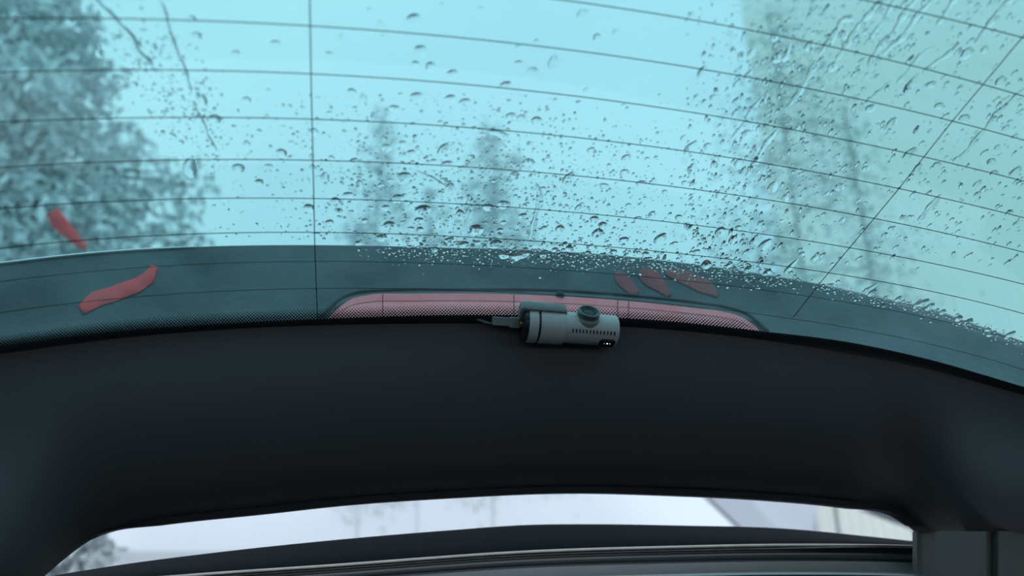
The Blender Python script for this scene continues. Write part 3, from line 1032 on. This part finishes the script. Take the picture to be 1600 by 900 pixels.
# medium drops between the big ones
tries = 0
while len(spots) < 275 and tries < 9000:
    tries += 1
    x, y = random.uniform(190, 1600), random.uniform(0, 430)
    if y > CREST(x) - 6: continue
    dens = 0.12 + 0.88 * math.exp(-((x - 740) / 330) ** 2) * sstep(60, 300, y) + 0.25 * sstep(1000, 1250, x)
    if x < 480: dens *= 0.35
    if random.random() > dens: continue
    if all(math.hypot(x - a, (y - b) * 1.3) > 9 + c_ * 0.7 for a, b, c_ in spots):
        spots.append((x, y, random.uniform(5.5, 9)))

ORD = ('first', 'second', 'third', 'fourth', 'fifth', 'sixth', 'seventh')
def row_of(u, s):
    """which wires the spot lies between"""
    vals = [float(np.polyval(c, u)) for c in FIT]
    if s > vals[0]: return 'above the first long wire'
    for k in range(6):
        if s > vals[k + 1]: return 'between %s and %s wire' % (ORD[k], ORD[k + 1])
    return 'below the seventh wire'
def col_of(u, x, y):
    xl = 484 + (y / 490.0) * 11
    xr = 1600 - (y - 55) * 0.823
    if x < xl: return 'left of the left cross wire'
    if x > xr: return 'right of the slanted cross wire'
    f = (x - xl) / (xr - xl)
    return 'near the left cross wire' if f < 0.33 else ('midway between the cross wires' if f < 0.66 else 'near the slanted cross wire')
def frame_on(u, s, off, rot=0.0):
    n = glass_n(u, s)
    upd = glass(u, s + 1e-3) - glass(u, s - 1e-3)
    upd -= n * np.dot(upd, n); upd /= np.linalg.norm(upd)
    xd = np.cross(upd, n)
    c, s_ = math.cos(rot), math.sin(rot)
    xd, upd = xd * c + upd * s_, upd * c - xd * s_
    p = glass(u, s) + n * off
    return p, xd, upd, n
DROPS = []
for i, (x, y, wpx) in enumerate(spots):
    u, s = us_of(x, y)
    p, xd, yd, n = frame_on(u, s, 0.0042, random.uniform(-0.3, 0.3))
    r = 0.5 * wpx * depth(p) / FPX * 1.12
    if x > 1050:
        me = random.choice(TALL + ROUND[:2]); r *= 0.86
    else:
        k = random.random()
        me = random.choice(ROUND if k < 0.62 else (WIDE if k < 0.8 else TALL))
    o = bpy.data.objects.new('raindrop', me)
    COL.objects.link(o)
    o.matrix_world = Matrix(((xd[0]*r, yd[0]*r, n[0]*r, p[0]), (xd[1]*r, yd[1]*r, n[1]*r, p[1]), (xd[2]*r, yd[2]*r, n[2]*r, p[2]), (0, 0, 0, 1)))
    size = 'large' if wpx >= 16 else ('mid-sized' if wpx >= 11 else 'small')
    DROPS.append((size, row_of(u, s), col_of(u, x, y), x, o))
NTH = ('', 'second', 'third', 'fourth', 'fifth', 'sixth', 'seventh', 'eighth', 'ninth', 'tenth', 'eleventh', 'twelfth',
       'thirteenth', 'fourteenth', 'fifteenth', 'sixteenth', 'seventeenth', 'eighteenth')
sets = {}
for d in DROPS:
    sets.setdefault(d[:3], []).append(d)
for (size, row, col), ds in sets.items():
    ds.sort(key=lambda d: d[3])
    for k, d in enumerate(ds):
        lab = '%s raindrop %s, %s' % (size, row, col)
        if len(ds) > 1:
            lab += ', leftmost' if k == 0 else (', rightmost' if k == len(ds) - 1 else ', %s from left' % NTH[k])
        tag(d[4], lab, 'raindrop', 'raindrops on the rear window')

# fine spray, too many to count
def fine(name, label, n, sampler, smin, smax, elong):
    V, F = [], []
    seg = 7
    k = 0
    while k < n:
        x, y = sampler()
        if x is None: continue
        k += 1
        u, s = us_of(x, y)
        p, xd, yd, nn = frame_on(u, s, 0.0042, random.uniform(-0.4, 0.4))
        r = 0.5 * (smin + (smax - smin) * random.random() ** 2.2) * depth(p) / FPX
        el = 1 + (elong - 1) * random.random()
        o = len(V)
        for (kk, z) in ((1.0, 0.0), (0.58, 0.17)):
            for j in range(seg):
                th = 2 * math.pi * j / seg
                V.append(p + xd * r * kk * math.cos(th) + yd * r * el * kk * math.sin(th) + nn * r * z)
        V.append(p + nn * r * 0.25)
        for j in range(seg):
            j2 = (j + 1) % seg
            F.append((o+j, o+j2, o+seg+j2, o+seg+j))
            F.append((o+seg+j, o+seg+j2, o+2*seg))
        F.append(tuple(o + seg - 1 - j for j in range(seg)))
    ob = mesh_obj(name, V, F, WATER, kind='stuff')
    tag(ob, label, 'water droplets')
    return ob
def samp_mid():
    x, y = random.gauss(740, 190), random.uniform(150, 400)
    if y > CREST(x) - 2 or x < 330: return None, None
    if random.random() > sstep(120, 330, y) + 0.12: return None, None
    return x, y
def samp_crest():
    x = random.uniform(545, 1260)
    y = CREST(x) + random.gauss(10, 11)
    if random.random() > sstep(540, 680, x) * sstep(1270, 1180, x) + 0.1: return None, None
    return x, y
def samp_crest2():
    x = random.uniform(1270, 1600)
    return x, CREST(x) + random.gauss(8, 6)
def samp_right():
    x, y = random.uniform(1070, 1600), random.uniform(0, 420)
    if y > CREST(x) - 4: return None, None
    if random.random() > 0.25 + 0.75 * math.exp(-((x - 1240 - (160 - y) * 0.5) / 120) ** 2): return None, None
    return x, y
def samp_left():
    t = random.random()
    x = 200 + 150 * t + random.gauss(0, 30); y = 60 + 190 * t + random.gauss(0, 28)
    return x, max(0, y)
fine('fine_droplets', 'fine spray of water droplets across the middle of the window', 2300, samp_mid, 1.6, 5.5, 1.5)
fine('fine_droplets', 'dense sparkling water droplets along the middle of the spoiler crest', 1300, samp_crest, 1.6, 6.5, 1.2)
fine('fine_droplets', 'water droplets trailing along the spoiler crest at right', 260, samp_crest2, 2.0, 7.0, 1.2)
fine('fine_droplets', 'fine slanted water droplets over the right of the window', 1600, samp_right, 1.6, 6.0, 3.2)
fine('fine_droplets', 'fine water droplets along the runnel at upper left', 420, samp_left, 1.6, 5.0, 1.8)

# runnels
def runnel(pts, wpx, label, group):
    P = np.array(pts, float)
    d = np.concatenate([[0], np.cumsum(np.hypot(*np.diff(P, axis=0).T))])
    n = max(6, int(d[-1] / 4))
    q = np.linspace(0, d[-1], n)
    X, Y = np.interp(q, d, P[:, 0]), np.interp(q, d, P[:, 1])
    if n > 8:                                       # round the corners
        for _ in range(2):
            X[1:-1] = (X[:-2] + 2 * X[1:-1] + X[2:]) / 4
            Y[1:-1] = (Y[:-2] + 2 * Y[1:-1] + Y[2:]) / 4
    us_ = [us_of(x, y) for x, y in zip(X, Y)]
    pt = [glass(*a) for a in us_]
    V, F = [], []
    m = 7
    for i in range(n):
        nn = glass_n(*us_[i])
        t = pt[min(i+1, n-1)] - pt[max(i-1, 0)]
        t /= np.linalg.norm(t)
        a = np.cross(nn, t)
        hw = 0.78 * wpx * depth(pt[i]) / FPX * (0.8 + 0.22 * math.sin(i * 0.55 + wpx) + 0.12 * math.sin(i * 1.31))
        e = min(1.0, 0.25 + i / 4.0, 0.45 + (n - 1 - i) / 3.0)
        hw *= e
        for k in range(m):
            th = -1 + 2 * k / (m - 1)
            V.append(pt[i] + nn * (0.0042 + hw * 0.5 * (1 - th * th)) + a * hw * 1.35 * th)
    for i in range(n - 1):
        for k in range(m - 1):
            F.append((i*m+k, i*m+k+1, (i+1)*m+k+1, (i+1)*m+k))
        F.append((i*m+m-1, i*m, (i+1)*m, (i+1)*m+m-1))
    F.append(tuple(range(m-1, -1, -1)))
    F.append(tuple((n-1)*m + k for k in range(m)))
    o = mesh_obj('water_runnel', V, F, WATER)
    bm = bmesh.new(); bm.from_mesh(o.data)
    bmesh.ops.recalc_face_normals(bm, faces=bm.faces)
    bm.to_mesh(o.data); bm.free()
    sharp(o, 75)
    tag(o, label, 'water runnel', group)
G1, G2 = 'water runnels at the upper right', 'water runnels elsewhere on the window'
runnel([(135, -8), (150, 8), (172, 30), (203, 62), (213, 85), (238, 110)], 7, 'long bright water runnel crossing two wires at upper left', G2)
runnel([(250, 5), (262, 50), (272, 80), (285, 110), (298, 150)], 5, 'faint water runnel right of the long upper left one', G2)
runnel([(300, 165), (305, 178), (318, 200), (325, 220), (337, 241)], 4, 'thin zigzag water runnel below the third wire at left', G2)
runnel([(1405, -15), (1378, 8), (1352, 38), (1343, 45), (1330, 70), (1310, 98)], 6, 'water runnel ending in a large drop, upper right', G1)
runnel([(1338, 35), (1320, 34), (1306, 60), (1296, 75), (1282, 90)], 7, 'hooked water runnel beside the runnel ending in a drop', G1)
runnel([(1278, 98), (1268, 122), (1258, 138), (1248, 156), (1232, 172)], 6, 'water runnel crossing the third long wire at upper right', G1)
runnel([(1455, -20), (1438, 0), (1420, 20), (1398, 58), (1378, 76), (1366, 95), (1362, 112)], 6, 'long wavy water runnel, left of a close pair at upper right', G1)
runnel([(1480, -15), (1465, 0), (1440, 25), (1412, 65), (1392, 80), (1382, 90)], 6, 'long wavy water runnel, right of a close pair at upper right', G1)
runnel([(1410, -10), (1395, 15), (1385, 35), (1375, 48), (1362, 66)], 4, 'thin water runnel left of the close pair at upper right', G1)
runnel([(1510, -15), (1490, 10), (1478, 30), (1468, 44)], 5, 'short water runnel touching the top wire right of the close pair', G1)
runnel([(1600, -5), (1572, 12), (1555, 36), (1540, 55), (1528, 72)], 6, 'water runnel in the top right corner', G1)
runnel([(1505, 72), (1482, 92), (1468, 100), (1452, 112)], 5, 'slanted bright water runnel below the top wire at right', G1)
runnel([(1462, 78), (1448, 84), (1432, 102), (1420, 118), (1404, 135)], 4, 'thin water runnel left of the slanted bright one', G1)
runnel([(1440, 118), (1426, 134), (1415, 150)], 5, 'short water runnel across the second long wire at right', G1)
runnel([(1395, 130), (1375, 150), (1352, 168)], 4, 'faint water runnel left of a short one at right', G1)
runnel([(1218, 206), (1210, 216), (1198, 230), (1188, 248), (1180, 262), (1168, 280)], 5, 'forked water runnel right of the tall grey conifer', G2)
runnel([(1238, 70), (1234, 85), (1231, 97), (1218, 100), (1205, 98)], 5, 'hook-shaped water runnel under the wire left of the runnels', G1)
runnel([(1200, 150), (1182, 170), (1170, 185), (1164, 200), (1145, 222)], 4, 'broken water runnel left of the tall grey conifer', G2)
runnel([(1610, 140), (1580, 165), (1560, 182), (1548, 200), (1532, 218), (1510, 245), (1492, 258)], 5, 'long water runnel running down from the right edge', G2)
runnel([(1473, 308), (1462, 322), (1450, 332), (1446, 342), (1437, 350)], 6, 'dark-edged water runnel ending on a wire at right', G2)
runnel([(838, 290), (845, 305), (843, 322), (837, 345), (833, 365), (829, 390)], 5, 'thin upright water runnel near the middle above the crest', G2)
runnel([(739, 310), (736, 328), (732, 345), (726, 366)], 4, 'thin upright water runnel in front of the broad conifer', G2)
runnel([(650, 272), (668, 280), (682, 288), (697, 297)], 4, 'thin water runnel slanting right between two misty conifers', G2)
runnel([(1250, 408), (1240, 418), (1228, 432)], 5, 'short water runnel above the crest near the slanted cross wire', G2)
runnel([(1375, 447), (1362, 455), (1350, 462)], 5, 'short water runnel on the crest right of the slanted cross wire', G2)
runnel([(768, 205), (776, 214), (786, 214), (795, 226)], 6, 'Y-shaped water runnel below the third wire near the middle', G2)
runnel([(786, 402), (800, 407), (815, 404), (828, 399)], 9, 'broad pool of water on the crest under the upright runnel', G2)
